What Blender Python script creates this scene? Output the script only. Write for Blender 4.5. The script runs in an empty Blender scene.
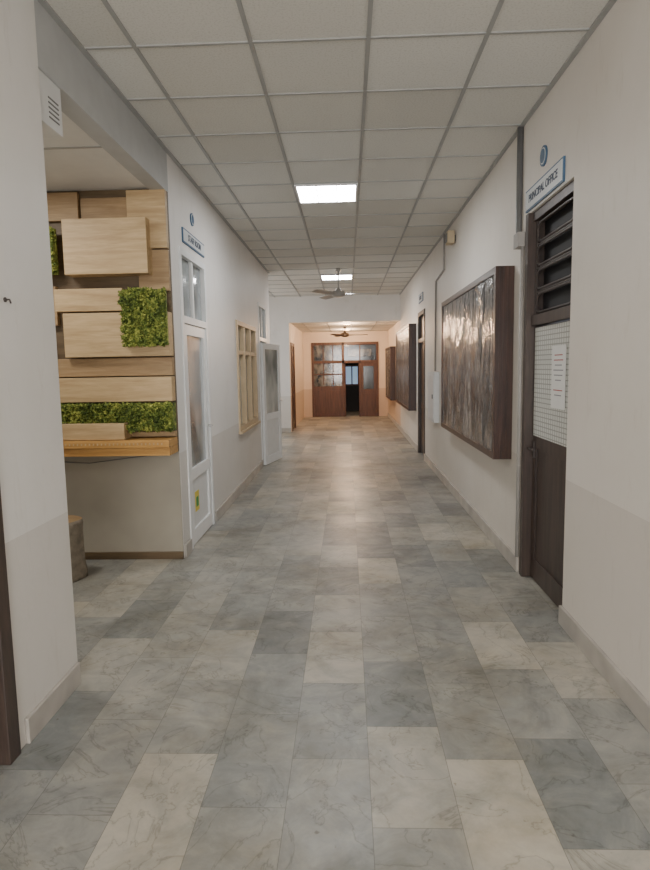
import bpy, bmesh, math, random
from mathutils import Vector, Matrix
random.seed(7)
SC=bpy.context.scene
PI=math.pi
# ------------------------------------------------------------------ materials
def newmat(name):
    m=bpy.data.materials.new(name); m.use_nodes=True
    nt=m.node_tree; b=nt.nodes["Principled BSDF"]
    return m,nt,b
def N(nt,t,**kw):
    n=nt.nodes.new(t)
    for k,v in kw.items(): setattr(n,k,v)
    return n
def math_(nt,op,a,b=None,c=None):
    n=nt.nodes.new("ShaderNodeMath"); n.operation=op
    for i,x in enumerate((a,b,c)):
        if x is None: continue
        if isinstance(x,(int,float)): n.inputs[i].default_value=x
        else: nt.links.new(x,n.inputs[i])
    return n.outputs[0]
def ramp(nt,fac,stops,interp='LINEAR'):
    r=nt.nodes.new("ShaderNodeValToRGB"); r.color_ramp.interpolation=interp
    els=r.color_ramp.elements
    while len(els)<len(stops): els.new(0.5)
    for e,(p,c) in zip(els,stops):
        e.position=p; e.color=(c[0],c[1],c[2],1)
    nt.links.new(fac,r.inputs[0]); return r.outputs[0]
def mix(nt,fac,a,b,mode='MIX'):
    n=nt.nodes.new("ShaderNodeMix"); n.data_type='RGBA'; n.blend_type=mode
    for s,x in ((n.inputs[0],fac),(n.inputs[6],a),(n.inputs[7],b)):
        if isinstance(x,(int,float)): s.default_value=x
        elif isinstance(x,tuple): s.default_value=(x[0],x[1],x[2],1)
        else: nt.links.new(x,s)
    return n.outputs[2]
def pos(nt,scale=(1,1,1)):
    g=nt.nodes.new("ShaderNodeNewGeometry"); mp=nt.nodes.new("ShaderNodeMapping")
    mp.inputs['Scale'].default_value=scale
    nt.links.new(g.outputs['Position'],mp.inputs[0]); return mp.outputs[0]
def noise(nt,vec,scale,detail=4,rough=.55,dist=0):
    n=nt.nodes.new("ShaderNodeTexNoise"); n.inputs['Scale'].default_value=scale
    n.inputs['Detail'].default_value=detail; n.inputs['Roughness'].default_value=rough
    n.inputs['Distortion'].default_value=dist
    nt.links.new(vec,n.inputs['Vector']); return n.outputs['Fac']
def bump(nt,b,h,strength=.2,dist=.01):
    n=nt.nodes.new("ShaderNodeBump"); n.inputs['Strength'].default_value=strength; n.inputs['Distance'].default_value=dist
    nt.links.new(h,n.inputs['Height']); nt.links.new(n.outputs[0],b.inputs['Normal'])
def plain(name,col,rough=.5,metal=0,var=.06,scale=8,spec=.5,bmp=0):
    m,nt,b=newmat(name)
    v=noise(nt,pos(nt),scale,2)
    c=ramp(nt,v,[(.3,tuple(x*(1-var) for x in col)),(.7,tuple(min(1,x*(1+var)) for x in col))])
    nt.links.new(c,b.inputs['Base Color']); b.inputs['Roughness'].default_value=rough
    b.inputs['Metallic'].default_value=metal; b.inputs['Specular IOR Level'].default_value=spec
    if bmp: bump(nt,b,v,bmp,.01)
    return m
def wallmat(name,up,low,zd=.87,stain=.07):
    m,nt,b=newmat(name)
    g=N(nt,"ShaderNodeNewGeometry"); s=N(nt,"ShaderNodeSeparateXYZ"); nt.links.new(g.outputs['Position'],s.inputs[0])
    big=noise(nt,pos(nt),1.1,4,.6)
    f=math_(nt,'GREATER_THAN',s.outputs['Z'],zd)
    c=mix(nt,f,low,up)
    st=ramp(nt,big,[(.3,(1-stain,1-stain*1.1,1-stain*1.3)),(.65,(1,1,1))])
    c=mix(nt,1.0,c,st,'MULTIPLY')
    sm=noise(nt,pos(nt,(1,3,.7)),4,4,.7)
    st2=ramp(nt,sm,[(.25,(.90,.89,.87)),(.42,(1,1,1))])
    c=mix(nt,.8,c,st2,'MULTIPLY')
    nt.links.new(c,b.inputs['Base Color']); b.inputs['Roughness'].default_value=.5
    b.inputs['Specular IOR Level'].default_value=.3
    bump(nt,b,noise(nt,pos(nt),14,3),.15,.012)
    return m
M_wall=wallmat("painted_wall",(.83,.81,.785),(.72,.69,.65))
M_wallR=wallmat("painted_wall_warm",(.83,.785,.725),(.73,.68,.615))
M_wallEndLit=wallmat("wall_end_warm_lit",(.78,.66,.55),(.64,.50,.39))  # pale wall with the end bay's warm light put into its colour
M_base=plain("baseboard_marble",(.44,.41,.37),.35,var=.15,scale=5)
M_alc=plain("alcove_lower_plaster",(.36,.33,.27),.7,var=.08,scale=3)
M_beam=plain("beam_paint",(.48,.49,.49),.6,var=.04)
# floor
def floor_mat():
    m,nt,b=newmat("marble_tile_floor")
    g=N(nt,"ShaderNodeNewGeometry"); s=N(nt,"ShaderNodeSeparateXYZ"); nt.links.new(g.outputs['Position'],s.inputs[0])
    W,L=.302,.575
    u=math_(nt,'DIVIDE',math_(nt,'SUBTRACT',s.outputs['X'],.065),W)
    col=math_(nt,'FLOOR',u)
    wn=N(nt,"ShaderNodeTexWhiteNoise",noise_dimensions='1D'); nt.links.new(col,wn.inputs['W'])
    half=math_(nt,'MULTIPLY',math_(nt,'MODULO',math_(nt,'ABSOLUTE',col),2),.5)
    isz=math_(nt,'LESS_THAN',math_(nt,'ABSOLUTE',col),.5)
    jit=math_(nt,'MULTIPLY',math_(nt,'MULTIPLY',math_(nt,'SUBTRACT',wn.outputs['Value'],.5),.36),math_(nt,'SUBTRACT',1,isz))
    off=math_(nt,'ADD',half,jit)
    v=math_(nt,'ADD',math_(nt,'DIVIDE',math_(nt,'SUBTRACT',s.outputs['Y'],1.87),L),off)
    row=math_(nt,'FLOOR',v)
    fu=math_(nt,'FRACT',u); fv=math_(nt,'FRACT',v)
    eu=math_(nt,'MULTIPLY',math_(nt,'MINIMUM',fu,math_(nt,'SUBTRACT',1,fu)),W)
    ev=math_(nt,'MULTIPLY',math_(nt,'MINIMUM',fv,math_(nt,'SUBTRACT',1,fv)),L)
    e=math_(nt,'MINIMUM',eu,ev)
    grout=math_(nt,'LESS_THAN',e,.0013)
    cb=N(nt,"ShaderNodeCombineXYZ"); nt.links.new(col,cb.inputs[0]); nt.links.new(row,cb.inputs[1])
    wn2=N(nt,"ShaderNodeTexWhiteNoise",noise_dimensions='2D'); nt.links.new(cb.outputs[0],wn2.inputs['Vector'])
    rnd=wn2.outputs['Value']
    base=ramp(nt,rnd,[(0,(.185,.195,.192)),(.10,(.225,.235,.228)),(.25,(.275,.282,.27)),(.5,(.315,.315,.295)),(.75,(.35,.343,.31)),(.88,(.41,.39,.34)),(1,(.485,.455,.39))])
    sc=N(nt,"ShaderNodeVectorMath",operation='SCALE'); nt.links.new(wn2.outputs['Color'],sc.inputs[0]); sc.inputs['Scale'].default_value=37
    ad=N(nt,"ShaderNodeVectorMath",operation='ADD'); nt.links.new(g.outputs['Position'],ad.inputs[0]); nt.links.new(sc.outputs[0],ad.inputs[1])
    cloud=noise(nt,ad.outputs[0],4.2,7,.68,.9)
    cl=ramp(nt,cloud,[(.28,(.70,.73,.74)),(.5,(1,1,1)),(.72,(1.0,.97,.92))])
    c=mix(nt,1,base,cl,'MULTIPLY')
    lt=ramp(nt,cloud,[(.50,(0,0,0)),(.76,(.12,.115,.10))])
    c=mix(nt,1,c,lt,'ADD')
    vn=noise(nt,ad.outputs[0],2.6,5,.58,1.4)
    vein=math_(nt,'ABSOLUTE',math_(nt,'SUBTRACT',vn,.5))
    vr=ramp(nt,vein,[(0,(.56,.56,.54)),(.009,(.90,.90,.89)),(.027,(1,1,1))])
    c=mix(nt,.7,c,vr,'MULTIPLY')
    big=noise(nt,g.outputs['Position'],1.3,6,.7)
    dirt=ramp(nt,big,[(.32,(.70,.66,.58)),(.56,(1,1,1))])
    c=mix(nt,1,c,dirt,'MULTIPLY')
    spk=noise(nt,g.outputs['Position'],30,2,.5)
    sp=ramp(nt,spk,[(.22,(.62,.59,.54)),(.30,(1,1,1))])
    c=mix(nt,1,c,sp,'MULTIPLY')
    c=mix(nt,math_(nt,'MULTIPLY',grout,.6),c,(.10,.095,.085))
    nt.links.new(c,b.inputs['Base Color'])
    rr=N(nt,"ShaderNodeMapRange"); nt.links.new(big,rr.inputs[0])
    rr.inputs['From Min'].default_value=.3; rr.inputs['From Max'].default_value=.7
    rr.inputs['To Min'].default_value=.46; rr.inputs['To Max'].default_value=.31
    nt.links.new(rr.outputs[0],b.inputs['Roughness']); b.inputs['Specular IOR Level'].default_value=.5
    return m
M_floor=floor_mat()
# ceiling tile
def ceil_mat():
    m,nt,b=newmat("ceiling_tile")
    g=N(nt,"ShaderNodeNewGeometry"); s=N(nt,"ShaderNodeSeparateXYZ"); nt.links.new(g.outputs['Position'],s.inputs[0])
    cx=math_(nt,'FLOOR',math_(nt,'DIVIDE',math_(nt,'SUBTRACT',s.outputs['X'],.13),.6))
    cy=math_(nt,'FLOOR',math_(nt,'DIVIDE',math_(nt,'SUBTRACT',s.outputs['Y'],3.27),.6))
    cb=N(nt,"ShaderNodeCombineXYZ"); nt.links.new(cx,cb.inputs[0]); nt.links.new(cy,cb.inputs[1])
    wn=N(nt,"ShaderNodeTexWhiteNoise",noise_dimensions='2D'); nt.links.new(cb.outputs[0],wn.inputs['Vector'])
    c=ramp(nt,wn.outputs['Value'],[(0,(.67,.65,.595)),(.5,(.74,.725,.675)),(1,(.80,.79,.745))])
    sp=ramp(nt,noise(nt,g.outputs['Position'],90,2,.7),[(.35,(.78,.77,.74)),(.5,(1,1,1))])
    c=mix(nt,.6,c,sp,'MULTIPLY')
    nt.links.new(c,b.inputs['Base Color']); b.inputs['Roughness'].default_value=.85
    return m
M_ceil=ceil_mat()
M_grid=plain("ceiling_tbar",(.38,.38,.37),.5,var=.03)  # T-bar grey has the bars' shade put into the colour
def woodmat(name,c1,c2,axis='X',scale=1,rough=.5):
    m,nt,b=newmat(name)
    sc={'X':(1.2,14,14),'Y':(14,1.2,14),'Z':(14,14,1.2)}[axis]
    p=pos(nt,tuple(x*scale for x in sc))
    n1=noise(nt,p,1.6,4,.6,.6); n2=noise(nt,p,9,2,.6)
    f=math_(nt,'ADD',math_(nt,'MULTIPLY',n1,.75),math_(nt,'MULTIPLY',n2,.25))
    c=ramp(nt,f,[(.34,c1),(.5,tuple((a+b_)/2 for a,b_ in zip(c1,c2))),(.64,c2)])
    nt.links.new(c,b.inputs['Base Color']); b.inputs['Roughness'].default_value=rough
    return m
M_w_light=woodmat("oak_light",(.42,.28,.14),(.62,.455,.255))
M_w_mid=woodmat("oak_mid",(.28,.175,.085),(.43,.295,.155))
M_w_dark=woodmat("oak_dark",(.09,.06,.03),(.16,.11,.06))  # dark oak tint for the backing boards and alcove baseboard
M_shelf=woodmat("shelf_varnished",(.42,.21,.055),(.62,.35,.11),scale=1.4,rough=.35)
M_dkwood=woodmat("door_dark_wood",(.038,.027,.023),(.085,.058,.046),axis='Z',rough=.4)
M_frameR=woodmat("frame_dark_mahogany",(.026,.012,.009),(.075,.033,.021),axis='Z',rough=.35)
M_endwood=woodmat("end_door_wood",(.065,.025,.011),(.135,.055,.024),axis='Z',rough=.4)
M_iron=plain("iron_grille",(.075,.060,.055),.35,metal=.1)
M_black=plain("dark_void",(.012,.012,.014),.6)
M_white=plain("white_upvc",(.82,.83,.83),.35,var=.03)
M_white2=plain("white_plastic",(.74,.745,.74),.4,var=.03)
M_cream=plain("cream_window_frame",(.56,.43,.27),.45,var=.05)
M_blue=plain("sign_blue",(.05,.12,.22),.45)
M_plate=plain("sign_plate",(.66,.69,.70),.35,var=.02)
M_ink=plain("ink",(.03,.05,.10),.5)
M_paper=plain("paper",(.85,.85,.83),.6,var=.02)
M_red=plain("ink_red",(.45,.06,.06),.5)
M_grayink=plain("ink_gray",(.25,.25,.28),.5)
M_pipe=plain("conduit_gray",(.14,.14,.14),.4,var=.1)
M_pipew=plain("conduit_painted",(.36,.34,.32),.5,var=.05)
M_steel=plain("steel",(.5,.5,.5),.3,metal=.9)
M_tan=plain("speaker_tan",(.50,.40,.26),.6)
M_yel=plain("sticker_yellow",(.75,.6,.08),.5)
M_grn=plain("sticker_green",(.05,.30,.08),.5)
def glassmat(name,c1,c2,rough=.08,scale=2.5,st=(1,1,.6)):
    m,nt,b=newmat(name)
    n=noise(nt,pos(nt,st),scale,2,.5)
    c=ramp(nt,n,[(.35,c1),(.62,c2)])  # dark-to-light mottling puts reflections into the glass colour
    nt.links.new(c,b.inputs['Base Color']); b.inputs['Roughness'].default_value=rough
    b.inputs['Specular IOR Level'].default_value=.8
    return m
M_glassL=glassmat("door_glass",(.08,.10,.11),(.38,.42,.43))
M_glassW=glassmat("window_glass",(.20,.22,.21),(.62,.62,.58))
M_glassE=glassmat("end_glass_dark",(.010,.014,.02),(.05,.07,.10))
M_glassE2=glassmat("end_glass_light",(.02,.02,.02),(.22,.20,.16),scale=6)
# display board: dark photographs of standing figures under wrinkled plastic film
def filmmat():
    m,nt,b=newmat("display_film")
    g=N(nt,"ShaderNodeNewGeometry"); s=N(nt,"ShaderNodeSeparateXYZ"); nt.links.new(g.outputs['Position'],s.inputs[0])
    warp=math_(nt,'MULTIPLY',math_(nt,'SUBTRACT',noise(nt,pos(nt),3.5,3),.5),.16)
    py=math_(nt,'DIVIDE',math_(nt,'ADD',s.outputs['Y'],warp),.50); fz=math_(nt,'DIVIDE',math_(nt,'SUBTRACT',s.outputs['Z'],.80),1.45)
    idx=math_(nt,'FLOOR',py)
    wn=N(nt,"ShaderNodeTexWhiteNoise",noise_dimensions='1D'); nt.links.new(idx,wn.inputs['W'])
    fy=math_(nt,'FRACT',py)
    n=noise(nt,pos(nt,(1,1.2,.8)),6,5,.65,.8)
    bg=ramp(nt,n,[(.36,(.020,.021,.023)),(.5,(.055,.055,.058)),(.64,(.12,.118,.115))])
    cloth=ramp(nt,wn.outputs['Value'],[(0,(.10,.085,.07)),(.35,(.24,.225,.21)),(.6,(.09,.095,.105)),(1,(.32,.28,.23))])
    cloth=mix(nt,1,cloth,ramp(nt,n,[(.36,(.35,.34,.34)),(.6,(1.15,1.1,1.05))]),'MULTIPLY')
    # body: tapered (wide hem, narrow shoulders) ; head above
    hw=math_(nt,'SUBTRACT',.34,math_(nt,'MULTIPLY',fz,.20))
    inb=math_(nt,'MULTIPLY',math_(nt,'LESS_THAN',math_(nt,'ABSOLUTE',math_(nt,'SUBTRACT',fy,.5)),hw),math_(nt,'LESS_THAN',fz,math_(nt,'ADD',.66,math_(nt,'MULTIPLY',wn.outputs['Value'],.08))))
    c=mix(nt,math_(nt,'MULTIPLY',inb,.85),bg,cloth)
    hx=math_(nt,'DIVIDE',math_(nt,'SUBTRACT',fy,.5),.13); hz=math_(nt,'DIVIDE',math_(nt,'SUBTRACT',fz,math_(nt,'ADD',.73,math_(nt,'MULTIPLY',wn.outputs['Value'],.08))),.075)
    hd=math_(nt,'ADD',math_(nt,'MULTIPLY',hx,hx),math_(nt,'MULTIPLY',hz,hz))
    c=mix(nt,math_(nt,'MULTIPLY',math_(nt,'LESS_THAN',hd,1),.8),c,(.20,.15,.115))
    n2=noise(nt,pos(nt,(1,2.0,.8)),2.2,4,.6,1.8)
    glint=ramp(nt,n2,[(.55,(0,0,0)),(.59,(.15,.15,.15)),(.615,(.0,.0,.0))])  # streaks of film highlight put into the base colour
    c=mix(nt,1,c,glint,'ADD')
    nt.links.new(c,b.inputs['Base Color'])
    b.inputs['Roughness'].default_value=.22; b.inputs['Specular IOR Level'].default_value=.35
    h=noise(nt,pos(nt,(1,2.2,1.1)),1.8,3,.5,1.4)
    bump(nt,b,h,.7,.05)
    return m
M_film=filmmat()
def mossmat():
    m,nt,b=newmat("moss_leaf")
    n=noise(nt,pos(nt),38,2,.6); n2=noise(nt,pos(nt),9,1)
    f=math_(nt,'ADD',math_(nt,'MULTIPLY',n,.6),math_(nt,'MULTIPLY',n2,.4))
    c=ramp(nt,f,[(.34,(.022,.04,.007)),(.48,(.12,.17,.025)),(.62,(.40,.43,.09))])
    nt.links.new(c,b.inputs['Base Color']); b.inputs['Roughness'].default_value=.8
    return m
M_moss=mossmat()
def perfmat():
    m,nt,b=newmat("gridded_white_panel")
    g=N(nt,"ShaderNodeNewGeometry"); s=N(nt,"ShaderNodeSeparateXYZ"); nt.links.new(g.outputs['Position'],s.inputs[0])
    fy=math_(nt,'FRACT',math_(nt,'DIVIDE',s.outputs['Y'],.040)); fz=math_(nt,'FRACT',math_(nt,'DIVIDE',s.outputs['Z'],.032))
    a=math_(nt,'MINIMUM',math_(nt,'LESS_THAN',fy,.80),math_(nt,'LESS_THAN',fz,.80))
    c=mix(nt,a,(.34,.34,.31),(.70,.71,.67))
    nt.links.new(c,b.inputs['Base Color']); b.inputs['Roughness'].default_value=.4
    return m
M_perf=perfmat()
def emis(name,col,st):
    m,nt,b=newmat(name); b.inputs['Emission Color'].default_value=(*col,1); b.inputs['Emission Strength'].default_value=st
    b.inputs['Base Color'].default_value=(*col,1); return m
M_panel=emis("led_panel_diffuser",(1,1,1),40)
M_panel_dim=emis("led_panel_diffuser_dim",(1,.99,.98),18)
M_lit=emis("warm_lamp",(1,.62,.32),12)
M_day=emis("daylight_pane",(.45,.62,.85),.55)

# ------------------------------------------------------------------ mesh builder
class MB:
    def __init__(s,name): s.name=name; s.bm=bmesh.new(); s.mats=[]
    def mi(s,m):
        if m not in s.mats: s.mats.append(m)
        return s.mats.index(m)
    def box(s,x0,x1,y0,y1,z0,z1,m):
        i=s.mi(m); x0,x1=sorted((x0,x1)); y0,y1=sorted((y0,y1)); z0,z1=sorted((z0,z1))
        v=[s.bm.verts.new(p) for p in [(x0,y0,z0),(x1,y0,z0),(x1,y1,z0),(x0,y1,z0),(x0,y0,z1),(x1,y0,z1),(x1,y1,z1),(x0,y1,z1)]]
        for f in [(0,3,2,1),(4,5,6,7),(0,1,5,4),(1,2,6,5),(2,3,7,6),(3,0,4,7)]:
            s.bm.faces.new([v[k] for k in f]).material_index=i
        return v
    def tube(s,pts,r,m,seg=10):
        i=s.mi(m); pts=[Vector(p) for p in pts]; rings=[]
        rs=r if isinstance(r,(list,tuple)) else [r]*len(pts)
        for k,p in enumerate(pts):
            d=(pts[min(k+1,len(pts)-1)]-pts[max(k-1,0)]).normalized()
            a=d.orthogonal().normalized()
            if k and rings:
                a=(pa-d*pa.dot(d)).normalized()
            pa=a; b=d.cross(a)
            rings.append([s.bm.verts.new(p+(a*math.cos(t)+b*math.sin(t))*rs[k]) for t in [2*PI*j/seg for j in range(seg)]])
        for A,B in zip(rings,rings[1:]):
            for j in range(seg):
                f=s.bm.faces.new([A[j],A[(j+1)%seg],B[(j+1)%seg],B[j]]); f.material_index=i; f.smooth=True
        for R in (rings[0][::-1],rings[-1]):
            s.bm.faces.new(R).material_index=i
    def obj(s,bevel=0,parent=None):
        bmesh.ops.recalc_face_normals(s.bm,faces=s.bm.faces)
        me=bpy.data.meshes.new(s.name); s.bm.to_mesh(me); s.bm.free()
        for m in s.mats: me.materials.append(m)
        o=bpy.data.objects.new(s.name,me); SC.collection.objects.link(o)
        if bevel:
            md=o.modifiers.new("bevel",'BEVEL'); md.width=bevel; md.segments=2; md.limit_method='ANGLE'
        if parent: o.parent=parent
        return o
def text(body,loc,rotz,size,mat,parent,sx=1,name="lettering"):
    c=bpy.data.curves.new(name,'FONT'); c.body=body; c.size=size; c.align_x='CENTER'; c.align_y='CENTER'; c.extrude=.001; c.offset=.0008
    c.materials.append(mat); o=bpy.data.objects.new(name,c); o.location=loc; o.rotation_euler=(PI/2,0,rotz); o.scale=(sx,1,1)
    SC.collection.objects.link(o); o.parent=parent; return o

XL,XR,H=-1.36,1.26,3.20
T=.2
YP=2.81
YB=-4.0; YE=18.8; YM=14.4
# ------------------------------------------------------------------ walls
def wall_y(name,x0,x1,spans,ztop,mat):
    b=MB(name)
    for y0,y1,ops in spans:
        y=y0
        for (a,c,z0,z1) in sorted(ops):
            if a>y: b.box(x0,x1,y,a,0,ztop,mat)
            if z0>0: b.box(x0,x1,a,c,0,z0,mat)
            b.box(x0,x1,a,c,z1,ztop,mat)
            y=c
        if y1>y: b.box(x0,x1,y,y1,0,ztop,mat)
    return b.obj()
XA=-3.6
HL=2.62
wall_y("wall_left",XL-T,XL,[(YB,YP,[(1.30,2.25,0,2.5)]),(4.78,10.75,[(4.99,5.89,0,2.54),(7.45,8.98,.76,2.14),(9.38,10.24,0,2.56)])],H,M_wall)
wall_y("wall_left_end",XL-T,XL,[(YM,YE,[(14.65,15.55,0,2.15)])],H,M_wallEndLit)
wall_y("wall_right",XR,XR+T,[(YB,YM,[(3.50,4.36,0,2.56),(9.86,10.76,0,2.45)])],H,M_wallR)
wall_y("wall_right_end",XR,XR+T,[(YM,YE,[])],H,M_wallEndLit)
b=MB("wall_alcove_back"); b.box(XA,XL-T,4.80,4.80+T,0,H,M_alc); b.box(XA,XL-.004,4.765,4.78,0,.89,M_alc); b.box(XA,XL-T,4.78,4.80,0,.89,M_alc); b.obj()
b=MB("wall_alcove_side"); b.box(XA-T,XA,YP-T,4.8+T,0,H,M_wall); b.obj()
b=MB("wall_alcove_front"); b.box(XA,XL-T,YP-T,YP,0,H,M_wall); b.obj()
b=MB("wall_side_corridor_near"); b.box(XA,XL-T,10.55,10.75,0,H,M_wall); b.obj()
b=MB("wall_side_corridor_far"); b.box(XA,XL-T,YM,YM+T,0,H,M_wall); b.box(XL-T,XL-.002,YM-.02,YM-.001,0,H,M_wall); b.box(XA,XL-T,YM-.02,YM,0,H,M_wall); b.obj()
b=MB("wall_side_corridor_end"); b.box(XA-T,XA,10.55,YM+T,0,H,M_wall); b.obj()
b=MB("wall_end"); b.box(XL-T,-1.10,YE,YE+T,0,H,M_wallEndLit); b.box(.97,XR+T,YE,YE+T,0,H,M_wallEndLit); b.box(-1.10,.97,YE,YE+T,2.30,H,M_wallEndLit); b.obj()
b=MB("wall_back")
b.box(XL-T,XL+.25,YB-T,YB,0,H,M_wall); b.box(XR-.25,XR+T,YB-T,YB,0,H,M_wall); b.box(XL+.25,XR-.25,YB-T,YB,0,.5,M_wall); b.box(XL+.25,XR-.25,YB-T,YB,2.9,H,M_wall); b.obj()
b=MB("back_window_added")  # unseen window, added to go with the fill light behind the camera
for x in (XL+.25,-.45,.35,XR-.30): b.box(x,x+.05,YB-.12,YB-.06,.5,2.9,M_cream)
for z in (.5,1.9,2.85): b.box(XL+.25,XR-.25,YB-.12,YB-.06,z,z+.05,M_cream)
b.obj()
b=MB("floor"); b.box(XA-T,XR+T,YB-T,YE+4,-.1,0,M_floor); b.obj()
b=MB("ceiling"); b.box(XA-T,XR+T,YB-T,YE+T,H,H+.1,M_ceil); ceil=b.obj()
b=MB("ceiling_grid")
g=.011
y=3.27-.6*12
ys=[]
while y<YM: ys.append(y); y+=.6
for x in (-1.07,-.47,.13,.73): b.box(x-g,x+g,YB,YM,H-.008,H,M_grid)
for x in (-1.67,-2.27,-2.87,-3.47): b.box(x-g,x+g,10.75,YM,H-.008,H,M_grid)
for y in ys:
    b.box(XL if y<10.75 else XA,XR,y-g*.7,y+g*.7,H-.007,H,M_grid)
for x in (XL,XR-.03): b.box(x,x+.03,YB,YM if x>0 else 10.75,H-.010,H,M_grid)
b.obj(parent=ceil)
b=MB("ceiling_end_bay"); b.box(XL,XR,YM,YE,HL,HL+.08,M_ceil)
for x in (-1.07,-.47,.13,.73): b.box(x-g,x+g,YM,YE,HL-.006,HL,M_grid)
y=YM+.3
while y<YE: b.box(XL,XR,y-g,y+g,HL-.006,HL,M_grid); y+=.6
b.obj()
b=MB("lintel_beam"); b.box(XL,XR,YM-.03,YM+.15,HL-.02,H,M_wall); b.obj()
b=MB("ceiling_alcove"); b.box(XA,XL-.12,YP,4.80,2.92,2.99,M_white2); b.box(XA,XL-.12,3.84,3.86,2.915,2.92,M_grid); b.obj()
b=MB("beam_left"); b.box(XL-.12,XL,YP,4.78,2.90,H,M_beam); b.obj()
def bb(name,segs,m=M_base):
    b=MB(name)
    for s in segs: b.box(*s,m)
    b.obj(bevel=.003)
bh=.11
bb("baseboard_left",[(XL,XL+.018,YB,1.22,0,bh),(XL,XL+.018,2.31,YP-.01,0,bh),(XL,XL+.022,4.78,4.96,0,bh),(XL,XL+.022,5.92,9.34,0,bh),(XL,XL+.022,10.28,10.77,0,bh)])
bb("baseboard_right",[(XR-.022,XR,YB,3.50,0,bh),(XR-.022,XR,4.40,9.82,0,bh),(XR-.022,XR,10.80,YE,0,bh)])
bb("baseboard_side_corridor",[(XA,XL,YM-.042,YM-.02,0,bh)])
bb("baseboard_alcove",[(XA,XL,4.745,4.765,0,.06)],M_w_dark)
# ------------------------------------------------------------------ alcove wood feature wall
b=MB("wood_block_feature_wall")
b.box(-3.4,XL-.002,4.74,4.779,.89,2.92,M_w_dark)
def blk(x0,x1,z0,z1,yf,m): b.box(x0,x1,yf,4.739,z0,z1,m)
blk(-2.75,-2.04,2.69,2.90,4.70,M_w_mid)
blk(-2.03,-1.67,2.70,2.86,4.725,M_w_mid)
blk(-1.66,XL-.002,2.47,2.90,4.69,M_w_light)
blk(-2.13,-1.49,2.27,2.68,4.60,M_w_light)
blk(-1.60,XL-.002,2.15,2.46,4.71,M_w_mid)
blk(-2.24,-1.71,2.00,2.17,4.64,M_w_light)
blk(-2.9,-2.25,1.9,2.2,4.69,M_w_mid)
blk(-2.18,XL-.002,1.65,1.985,4.63,M_w_light)
blk(-2.95,-2.30,1.50,1.75,4.67,M_w_light)
blk(-2.29,XL-.002,1.50,1.64,4.69,M_w_mid)
blk(-2.60,XL-.002,1.30,1.49,4.65,M_w_light)
blk(-2.9,-2.4,2.25,2.62,4.66,M_w_light)
blk(-2.31,-1.71,1.015,1.14,4.53,M_w_light)
blk(-3.2,XL-.002,1.02,1.06,4.68,M_w_mid)
feat=b.obj(bevel=.003)
b=MB("wooden_shelf"); b.box(-3.3,XL-.002,4.50,4.738,.955,1.012,M_shelf); b.box(-3.3,XL-.002,4.52,4.738,.89,.952,M_shelf)
for i in range(60):
    x=-3.25+i*.031; b.box(x,x+.012,4.497,4.50,.975,.992,M_w_light)
b.obj(bevel=.003)
def moss(name,x0,x1,z0,z1,y,n,yb=4.738):
    b=MB(name); i=b.mi(M_moss)
    b.box(x0,x1,y+.02,yb,z0,z1,M_moss)
    for k in range(n):
        c=Vector((random.uniform(x0,x1),0,random.uniform(z0,z1)))
        c.y=y+random.uniform(-.045,.02)
        r=random.uniform(.012,.027)
        rot=Matrix.Rotation(random.uniform(0,6.28),3,'Y')@Matrix.Rotation(random.uniform(-1.1,1.1),3,'X')@Matrix.Rotation(random.uniform(-1.1,1.1),3,'Z')
        vs=[b.bm.verts.new(c+rot@Vector((math.cos(t)*r*(1 if j%2 else .55),(-.006 if j%2 else .004),math.sin(t)*r*(1 if j%2 else .55)))) for j,t in enumerate([2*PI*q/8 for q in range(8)])]
        cv=b.bm.verts.new(c+rot@Vector((0,-.008,0)))
        for j in range(8):
            b.bm.faces.new([vs[j],vs[(j+1)%8],cv]).material_index=i
    return b.obj()
moss("moss_panel",-1.70,XL-.004,1.73,2.15,4.58,900,4.628)
moss("moss_panel",-2.9,XL-.004,1.07,1.285,4.62,1900)
moss("moss_panel",-2.42,-2.20,2.28,2.62,4.62,500,4.659)
b=MB("wall_cable"); b.tube([(-2.4,4.76,.82),(-2.1,4.76,.80),(-1.85,4.76,.83),(-1.6,4.76,.86),(-1.4,4.76,.88)],.004,M_pipe,6); b.obj()
M_bark=plain("bark",(.27,.23,.18),.85,var=.25,scale=18,bmp=.4)
b=MB("log_stool"); i=b.mi(M_bark)
n=24; prof=[(0,.150),(.03,.155),(.12,.142),(.22,.138),(.32,.140),(.38,.145),(.405,.138)]
rings=[]
for z,r in prof:
    rings.append([b.bm.verts.new((-2.14+math.cos(t)*r*(1+.04*math.sin(5*t)+random.uniform(-.015,.015)),4.32+math.sin(t)*r*(1+.04*math.sin(5*t)),z*1.10)) for t in [2*PI*j/n for j in range(n)]])
for A,B in zip(rings,rings[1:]):
    for j in range(n):
        f=b.bm.faces.new([A[j],A[(j+1)%n],B[(j+1)%n],B[j]]); f.material_index=i; f.smooth=True
b.bm.faces.new(rings[0]).material_index=i; b.bm.faces.new(rings[-1]).material_index=b.mi(M_w_mid)
b.obj()
b=MB("air_conditioner")
b.box(-2.30,XL-.012,YP+.002,YP+.235,2.68,2.93,M_white2)
b.box(-2.26,XL-.05,YP+.20,YP+.255,2.72,2.88,M_white)
for k in range(5): b.box(XL-.013,XL-.009,YP+.10,YP+.20,2.72+k*.022,2.728+k*.022,M_pipe)
b.obj(bevel=.012)
b=MB("wall_hook"); b.tube([(XL,2.40,1.83),(XL+.02,2.40,1.83),(XL+.024,2.40,1.815)],.004,M_iron,8); b.tube([(XL-.002,2.40,1.83),(XL+.004,2.40,1.83)],.010,M_iron,12); b.obj()
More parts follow.
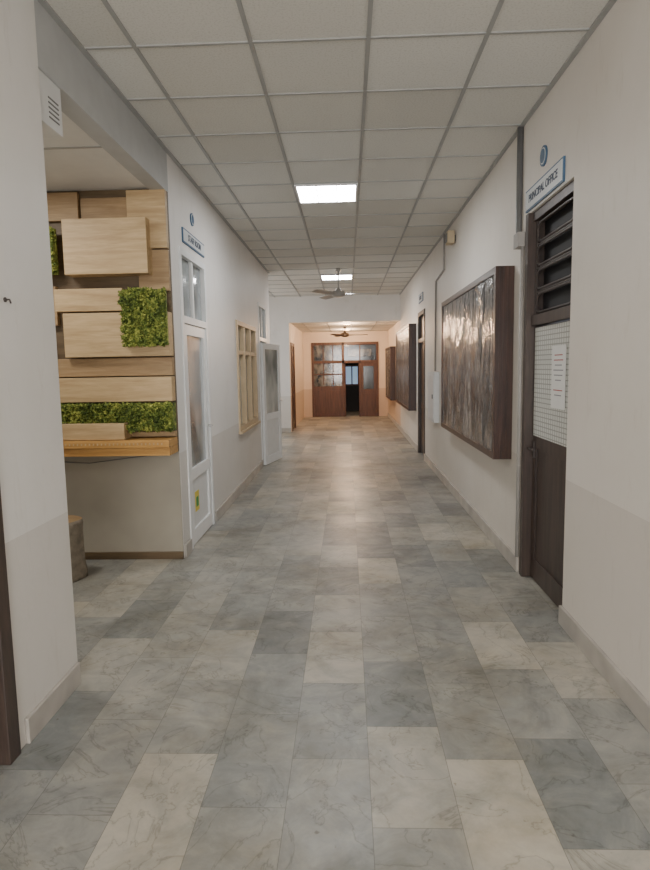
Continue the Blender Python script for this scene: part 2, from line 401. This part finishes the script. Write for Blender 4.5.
b=MB("wall_hook"); b.tube([(XL,2.33,1.99),(XL+.02,2.33,1.985),(XL+.025,2.33,2.0)],.004,M_iron,8); b.tube([(XL-.002,2.33,1.99),(XL+.004,2.33,1.99)],.009,M_iron,12); b.obj()
# ------------------------------------------------------------------ doors
b=MB("door_1")
b.box(XL-.12,XL+.015,2.17,2.25,0,2.5,M_dkwood); b.box(XL-.12,XL+.015,1.30,1.38,0,2.5,M_dkwood); b.box(XL-.12,XL+.015,1.38,2.17,2.42,2.5,M_dkwood)
b.box(XL-.10,XL-.06,1.38,2.17,.01,2.42,M_dkwood)
for z0,z1 in ((.2,.95),(1.1,2.25)): b.box(XL-.06,XL-.05,1.48,2.07,z0,z1,M_dkwood)
b.obj(bevel=.006)
def glazed(name,y0,y1,ztop,zd):
    b=MB(name); x0,x1=XL-.07,XL+.012; fw=.055
    b.box(x0,x1,y0,y0+fw,0,ztop,M_white); b.box(x0,x1,y1-fw,y1,0,ztop,M_white)
    b.box(x0,x1,y0+fw,y1-fw,ztop-fw,ztop,M_white); b.box(x0,x1,y0+fw,y1-fw,zd,zd+.06,M_white)
    b.box(x0+.03,x0+.04,y0+fw,y1-fw,zd+.06,ztop-fw,M_glassL)
    b.box(x0+.02,x1-.015,(y0+y1)/2-.02,(y0+y1)/2+.02,zd+.06,ztop-fw,M_white)
    return b,x0,x1,fw
b,x0,x1,fw=glazed("door_2",4.99,5.89,2.54,1.93)
L0,L1=4.99+fw+.005,5.89-fw-.005
xa,xb=XL-.05,XL+.002
b.box(xa,xb,L0,L0+.09,.01,1.925,M_white); b.box(xa,xb,L1-.09,L1,.01,1.925,M_white)
b.box(xa,xb,L0+.09,L1-.09,1.835,1.925,M_white); b.box(xa,xb,L0+.09,L1-.09,.01,.14,M_white); b.box(xa,xb,L0+.09,L1-.09,.58,.68,M_white)
b.box(xa+.02,xa+.03,L0+.09,L1-.09,.68,1.835,M_glassL); b.box(xa+.015,xa+.035,L0+.09,L1-.09,.14,.58,M_white2)
b.tube([(xb,L1-.045,1.0),(xb+.04,L1-.045,1.0),(xb+.04,L1-.13,1.0)],.009,M_steel,8)
b.box(xa+.035,xa+.038,L0+.20,L0+.34,.27,.45,M_yel); b.box(xa+.038,xa+.040,L0+.23,L0+.31,.31,.40,M_grn)
b.obj(bevel=.004)
b,x0,x1,fw=glazed("door_3",9.38,10.24,2.56,1.97)
b.box(x0-.02,x0-.01,9.42,10.2,.01,1.97,M_wall)
d3=b.obj(bevel=.004)
b=MB("leaf"); w=.78
b.box(0,.04,0,.09,.012,1.93,M_white); b.box(0,.04,w-.09,w,.012,1.93,M_white); b.box(0,.04,.09,w-.09,1.84,1.93,M_white)
b.box(0,.04,.09,w-.09,.012,.14,M_white); b.box(0,.04,.09,w-.09,.72,.82,M_white); b.box(.015,.025,.09,w-.09,.82,1.84,M_glassW); b.box(.012,.03,.09,w-.09,.14,.72,M_white2)
b.tube([(.04,w-.05,1.0),(.08,w-.05,1.0),(.08,w-.14,1.0)],.009,M_steel,8)
lf=b.obj(bevel=.004,parent=d3); lf.location=(XL+.015,9.44,0); lf.rotation_euler=(0,0,math.radians(-13))
b=MB("window_2"); y0,y1,z0,z1=7.45,8.98,.76,2.14; xa,xb=XL-.07,XL+.02
b.box(xa,xb,y0,y1,z0,z0+.06,M_cream); b.box(xa,xb,y0,y1,z1-.06,z1,M_cream)
for y in (y0,y0+.49,y0+.98,y1-.06): b.box(xa,xb,y,y+.06,z0+.06,z1-.06,M_cream)
b.box(xa,xb-.01,y0+.06,y1-.06,z1-.42,z1-.37,M_cream)
b.box(xa+.02,xa+.03,y0+.06,y1-.06,z0+.06,z1-.06,M_glassW)
b.box(xa,xb+.03,y0-.03,y1+.03,z0-.03,z0,M_cream)
b.obj(bevel=.004)
b=MB("door_4"); b.box(XL-.1,XL+.02,14.65,14.73,0,2.15,M_endwood); b.box(XL-.1,XL+.02,15.47,15.55,0,2.15,M_endwood); b.box(XL-.1,XL+.02,14.73,15.47,2.07,2.15,M_endwood)
b.box(XL-.05,XL,14.73,15.47,.01,2.07,M_endwood)
for z0,z1 in ((.15,.95),(1.1,1.95)): b.box(XL,XL+.008,14.84,15.36,z0,z1,M_frameR)
b.obj(bevel=.004)
# near-right dark door w/ ornamental transom grille
b=MB("door_5"); y0,y1=3.50,4.36; xa=XR+.05
b.box(XR+.02,XR+.14,y0,y0+.055,0,2.56,M_dkwood); b.box(XR-.012,XR+.14,y1-.06,y1,0,2.56,M_dkwood)
b.box(XR+.02,XR+.14,y0+.055,y1-.06,2.50,2.56,M_dkwood); b.box(XR+.02,XR+.14,y0+.055,y1-.06,1.80,1.87,M_dkwood)
A,B=y0+.06,y1-.065
b.box(xa+.05,xa+.06,A,B,1.87,2.50,M_black)
def stadium(yc,zc,hw,hh,r):
    pts=[]
    for q in range(9):
        t=-PI/2+PI*q/8; pts.append((xa,yc+(hw-hh)+hh*math.cos(t),zc+hh*math.sin(t)))
    for q in range(9):
        t=PI/2+PI*q/8; pts.append((xa,yc-(hw-hh)+hh*math.cos(t),zc+hh*math.sin(t)))
    pts.append(pts[0]); b.tube(pts,r,M_iron,6)
for k in range(4):
    zc=1.95+k*.157
    stadium((A+B)/2,zc,.345,.062,.0095)
for k in range(3): b.box(xa-.004,xa+.008,A,B,2.022+k*.157,2.034+k*.157,M_iron)
for y in (A+.012,B-.012): b.box(xa-.008,xa+.008,y-.01,y+.01,1.87,2.50,M_iron)
# leaf
b.box(xa,xa+.04,A,A+.07,.01,1.79,M_dkwood); b.box(xa,xa+.04,B-.07,B,.01,1.79,M_dkwood)
b.box(xa,xa+.04,A+.07,B-.07,1.76,1.79,M_dkwood); b.box(xa-.004,xa+.04,A+.07,B-.07,.95,1.04,M_dkwood); b.box(xa,xa+.04,A+.07,B-.07,.01,.16,M_dkwood)
b.box(xa-.006,xa+.03,A+.015,B-.015,1.04,1.785,M_perf)
b.box(xa+.012,xa+.03,A+.07,B-.07,.16,.95,M_dkwood)
b.box(xa-.012,xa,B-.055,B-.03,.88,1.0,M_iron); b.tube([(xa-.012,B-.045,.95),(xa-.04,B-.045,.95),(xa-.04,B-.12,.95)],.008,M_iron,8)
door5=b.obj(bevel=.003)
b=MB("paper_notice"); xp=xa-.013; b.box(xp,xp+.0045,3.66,3.90,1.26,1.65,M_paper)
for k,(w_,m_) in enumerate([(.14,M_red),(.16,M_red),(.12,M_grayink),(.17,M_grayink),(.15,M_grayink),(.1,M_grayink),(.0,M_grayink),(.16,M_red),(.12,M_grayink)]):
    if w_: b.box(xp-.0008,xp,3.78-w_/2,3.78+w_/2,1.588-k*.031,1.594-k*.031,m_)
b.obj()
b=MB("door_6"); y0,y1=9.86,10.76
b.box(XR-.015,XR+.1,y0,y0+.07,0,2.45,M_dkwood); b.box(XR-.015,XR+.1,y1-.07,y1,0,2.45,M_dkwood); b.box(XR-.015,XR+.1,y0+.07,y1-.07,2.38,2.45,M_dkwood); b.box(XR-.015,XR+.1,y0+.07,y1-.07,1.93,2.0,M_dkwood)
b.box(XR+.04,XR+.06,y0+.07,y1-.07,.01,2.38,M_dkwood)
for z0,z1 in ((.15,.9),(1.05,1.85),(2.05,2.33)): b.box(XR+.03,XR+.04,y0+.17,y1-.17,z0,z1,M_frameR)
b.obj(bevel=.004)
# end doors
b=MB("door_7"); F=M_endwood; ya,yb=YE-.03,YE+.07
def vb(x,w=.07,z0=0,z1=2.3): b.box(x,x+w,ya,yb,z0,z1,F)
vb(-1.10); vb(.90); vb(-.16,.07); vb(.36,.06,0,1.72)
b.box(-1.03,.90,ya,yb,2.22,2.30,F); b.box(-1.03,.90,ya,yb,1.66,1.74,F)
b.box(-1.03,-.16,YE+.02,YE+.03,1.74,2.22,M_glassE2)
for x in (-.75,-.45): b.box(x,x+.03,ya+.02,yb,1.0,2.22,F)
b.box(-1.03,-.16,YE+.02,YE+.03,.95,1.66,M_glassE2); b.box(-1.03,-.16,ya+.02,yb,1.30,1.34,F)
b.box(-1.03,-.16,YE,YE+.05,0,.95,F)
for x0_ in (-.98,-.56): b.box(x0_,x0_+.36,YE-.015,YE,.12,.82,F)
b.box(-.09,.90,YE+.02,YE+.03,1.74,2.22,M_glassE); b.box(.38,.41,ya+.02,yb,1.74,2.22,F)
b.box(.02,.75,YE+.012,YE+.02,1.86,2.08,M_glassE2)
b.box(.42,.90,YE,YE+.04,0,.85,F); b.box(.42,.50,YE,YE+.04,.85,1.66,F); b.box(.82,.90,YE,YE+.04,.85,1.66,F); b.box(.50,.82,YE,YE+.04,1.56,1.66,F); b.box(.50,.82,YE+.02,YE+.03,.85,1.56,M_glassE); b.box(.50,.82,YE-.01,YE,.15,.72,F)
b.box(-.09,-.05,YE+.07,YE+.45,0,1.66,F)
b.obj(bevel=.004)
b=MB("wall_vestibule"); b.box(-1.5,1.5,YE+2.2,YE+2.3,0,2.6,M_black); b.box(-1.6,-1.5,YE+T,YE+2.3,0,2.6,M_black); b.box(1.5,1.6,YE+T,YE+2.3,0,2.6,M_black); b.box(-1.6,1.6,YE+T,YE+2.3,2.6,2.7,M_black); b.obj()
b=MB("window_3"); b.box(-.05,.36,YE+2.17,YE+2.19,.95,1.55,M_day)
for x in (-.09,.14,.36): b.box(x,x+.04,YE+2.15,YE+2.2,.9,1.6,M_endwood)
for z in (.9,1.55): b.box(-.09,.40,YE+2.15,YE+2.2,z,z+.05,M_endwood)
b.obj()
# ------------------------------------------------------------------ signs
def sign(side,y0,y1,z0,z1,body,size,name="door_sign",sx=1):
    b=MB(name); x=XR if side>0 else XL; s=-side
    b.box(x,x+s*.012,y0,y1,z0,z1,M_blue); b.box(x+s*.012,x+s*.015,y0+.012,y1-.012,z0+.012,z1-.012,M_plate)
    o=b.obj(); text(body,(x+s*.0165,(y0+y1)/2,(z0+z1)/2),(-PI/2 if side>0 else PI/2),size,M_ink,o,sx)
    return o
sign(1,3.64,4.37,2.575,2.715,"PRINCIPAL OFFICE",.070,sx=.98)
sign(-1,5.12,5.87,2.60,2.72,"STAFF ROOM",.075)
sign(1,10.10,10.66,2.60,2.74,"OFFICE",.09)
def emblem(side,y,z,r):
    b=MB("round_emblem"); x=XR if side>0 else XL; s=-side
    b.tube([(x,y,z),(x+s*.010,y,z)],r,M_blue,32); b.tube([(x+s*.010,y,z),(x+s*.012,y,z)],r*.80,M_plate,32); b.tube([(x+s*.012,y,z),(x+s*.014,y,z)],r*.68,M_blue,24)
    b.obj()
emblem(1,4.02,2.84,.062); emblem(-1,5.47,2.86,.055)
# ------------------------------------------------------------------ display boards
def board(y0,y1,z0,z1,t=.14):
    b=MB("display_board"); x0=XR-t; x1=XR-.001
    b.box(x0,x1,y0,y0+.05,z0,z1,M_frameR); b.box(x0,x1,y1-.05,y1,z0,z1,M_frameR); b.box(x0,x1,y0+.05,y1-.05,z0,z0+.05,M_frameR); b.box(x0,x1,y0+.05,y1-.05,z1-.05,z1,M_frameR)
    for k in (.03,.06,.09): b.box(x0+k,x0+k+.006,y0-.004,y0,z0+.01,z1-.01,M_frameR)
    i=b.mi(M_film); nx,nz=40,24; grid=[]
    for a in range(nx+1):
        col=[]
        for c in range(nz+1):
            yy=y0+.05+(y1-y0-.1)*a/nx; zz=z0+.05+(z1-z0-.1)*c/nz
            edge=min(a,nx-a,c,nz-c)
            d=0 if edge==0 else .004*math.sin(yy*7+2*math.sin(zz*3))+.003*math.sin(yy*17+zz*5)
            col.append(b.bm.verts.new((x0+.010+d,yy,zz)))
        grid.append(col)
    for a in range(nx):
        for c in range(nz):
            f=b.bm.faces.new([grid[a][c],grid[a+1][c],grid[a+1][c+1],grid[a][c+1]]); f.material_index=i; f.smooth=True
    return b.obj()
board(4.66,7.28,.81,2.27); board(11.1,14.0,.72,2.30); board(15.8,17.8,.65,2.05)
b=MB("distribution_box"); b.box(XR-.07,XR,8.35,9.0,.75,1.45,M_white2); b.box(XR-.078,XR-.07,8.39,8.96,.79,1.41,M_white); b.box(XR-.09,XR-.078,8.42,8.46,1.08,1.14,M_pipe); b.obj(bevel=.006)
b=MB("wall_speaker"); b.box(XR-.10,XR-.02,7.1,7.25,2.92,3.06,M_tan); b.box(XR-.11,XR-.10,7.12,7.23,2.94,3.04,M_pipe); b.box(XR-.02,XR,7.15,7.2,2.95,3.02,M_pipe); b.obj(bevel=.01)
b=MB("conduit_pipe")
b.tube([(XR-.02,4.50,3.19),(XR-.02,4.50,2.52),(XR-.02,4.49,2.45),(XR-.02,4.46,2.42)],.022,M_pipe,10)
b.tube([(XR-.012,4.42,2.42),(XR-.012,4.42,.11)],.015,M_pipew,8)
b.box(XR-.05,XR,4.40,4.52,2.36,2.46,M_pipew)
b.obj()
b=MB("conduit_pipe"); b.tube([(XR-.015,7.9,3.19),(XR-.015,7.9,2.75),(XR-.015,8.6,2.70),(XR-.015,8.65,1.46)],.012,M_pipew,8); b.obj()
# ------------------------------------------------------------------ light panels
def panel(x,y,mat):
    b=MB("ceiling_light_panel")
    i=b.mi(mat)
    b.box(x+.018,x+.582,y+.018,y+.582,H-.010,H-.004,M_white)
    vs=[b.bm.verts.new(p) for p in ((x+.02,y+.02,H-.014),(x+.02,y+.58,H-.014),(x+.58,y+.58,H-.014),(x+.58,y+.02,H-.014))]
    b.bm.faces.new(vs).material_index=i
    for a in ((x+.012,x+.03,y+.012,y+.588),(x+.57,x+.588,y+.012,y+.588),(x+.03,x+.57,y+.012,y+.03),(x+.03,x+.57,y+.57,y+.588)):
        b.box(*a,H-.022,H-.004,M_white)
    for k in (1,2): b.box(x+.02+.187*k-.004,x+.02+.187*k+.004,y+.03,y+.57,H-.021,H-.016,M_white)
    b.obj()
for y,m_ in ((-2.73,M_panel_dim),(.27,M_panel_dim),(5.67,M_panel),(11.07,M_panel)): panel(-.47,y,m_)
def fan(x,y,zc,z,R,mat):
    b=MB("ceiling_fan")
    b.tube([(x,y,zc),(x,y,zc-.05)],[.03,.055],mat,16)
    b.tube([(x,y,zc-.05),(x,y,z+.08)],.012,mat,8)
    b.tube([(x,y,z+.10),(x,y,z+.06),(x,y,z+.04),(x,y,z-.03),(x,y,z-.05)],[.03,.05,.11,.11,.05],mat,24)
    i=b.mi(mat)
    for k in range(3):
        a=math.radians(-4+120*k); d=Vector((math.cos(a),math.sin(a),0)); n_=Vector((-d.y,d.x,0)); up=Vector((0,0,1))
        pts=[(.09,.03),(.2,.045),(.22,.06),(R*.6,.07),(R-.02,.075),(R,.05)]
        top=[];bot=[]
        for r_,w_ in pts:
            base=Vector((x,y,z))+d*r_
            for lst,dz in ((top,.003),(bot,-.003)):
                lst.append((b.bm.verts.new(base+n_*w_+up*(dz+.012)),b.bm.verts.new(base-n_*w_+up*(dz-.012))))
        for q in range(len(pts)-1):
            for L_ in (top,bot):
                b.bm.faces.new([L_[q][0],L_[q+1][0],L_[q+1][1],L_[q][1]]).material_index=i
            for s_ in (0,1): b.bm.faces.new([top[q][s_],top[q+1][s_],bot[q+1][s_],bot[q][s_]]).material_index=i
    b.obj()
M_fan=plain("fan_enamel",(.42,.40,.37),.35)
M_fan2=plain("fan_enamel_brown",(.10,.07,.05),.35)
fan(-.13,10.45,3.20,2.77,.68,M_fan); fan(-.05,16.6,HL,2.40,.62,M_fan2)
# ------------------------------------------------------------------ lights
def area(name,loc,rot,sx,sy,power,col):
    l=bpy.data.lights.new(name,'AREA'); l.shape='RECTANGLE'; l.size=sx; l.size_y=sy; l.energy=power; l.color=col
    o=bpy.data.objects.new(name,l); o.location=loc; o.rotation_euler=rot; SC.collection.objects.link(o); return o
area("back_fill_light",(-.05,YB-.15,1.7),(math.radians(90),0,0),2.1,2.4,260,(1,.98,.96))  # unseen fill lamp behind the camera, added to light the corridor
area("side_corridor_fill",(XA+.05,12.6,1.7),(math.radians(90),0,math.radians(-90)),2.0,1.8,40,(1,.99,.98))  # added fill to light the grey side wall; no window built here
area("alcove_fill",(-2.5,3.7,2.90),(0,0,0),.6,.3,24,(1,.95,.87))  # added fill for the alcove, no fixture modelled
for y in (15.3,17.6):
    b=MB("ceiling_downlight"); b.tube([(.0,y,HL-.001),(.0,y,HL-.02)],.09,M_lit,20); b.tube([(.0,y,HL),(.0,y,HL-.015)],[.12,.10],M_white,20); b.obj()
    l=bpy.data.lights.new("end_bay_lamp",'POINT'); l.energy=66; l.color=(1,.67,.42); l.shadow_soft_size=.12
    o=bpy.data.objects.new("end_bay_lamp",l); o.location=(0,y,HL-.16); SC.collection.objects.link(o)
w=bpy.data.worlds.new("World"); SC.world=w; w.use_nodes=True
w.node_tree.nodes["Background"].inputs[0].default_value=(.8,.88,1,1); w.node_tree.nodes["Background"].inputs[1].default_value=.6
# ------------------------------------------------------------------ camera
psi=math.radians(2.2); th=math.radians(6.4); ro=math.radians(-1.0)
Mx=Matrix.Rotation(psi,4,'Z')@Matrix.Rotation(math.pi/2-th,4,'X')@Matrix.Rotation(ro,4,'Z')
cam=bpy.data.cameras.new("Camera"); co=bpy.data.objects.new("Camera",cam); SC.collection.objects.link(co)
co.matrix_world=Matrix.Translation((0,0,1.54))@Mx
cam.sensor_fit='VERTICAL'; cam.sensor_height=36; cam.lens=603/870*36; cam.clip_start=.05
SC.camera=co
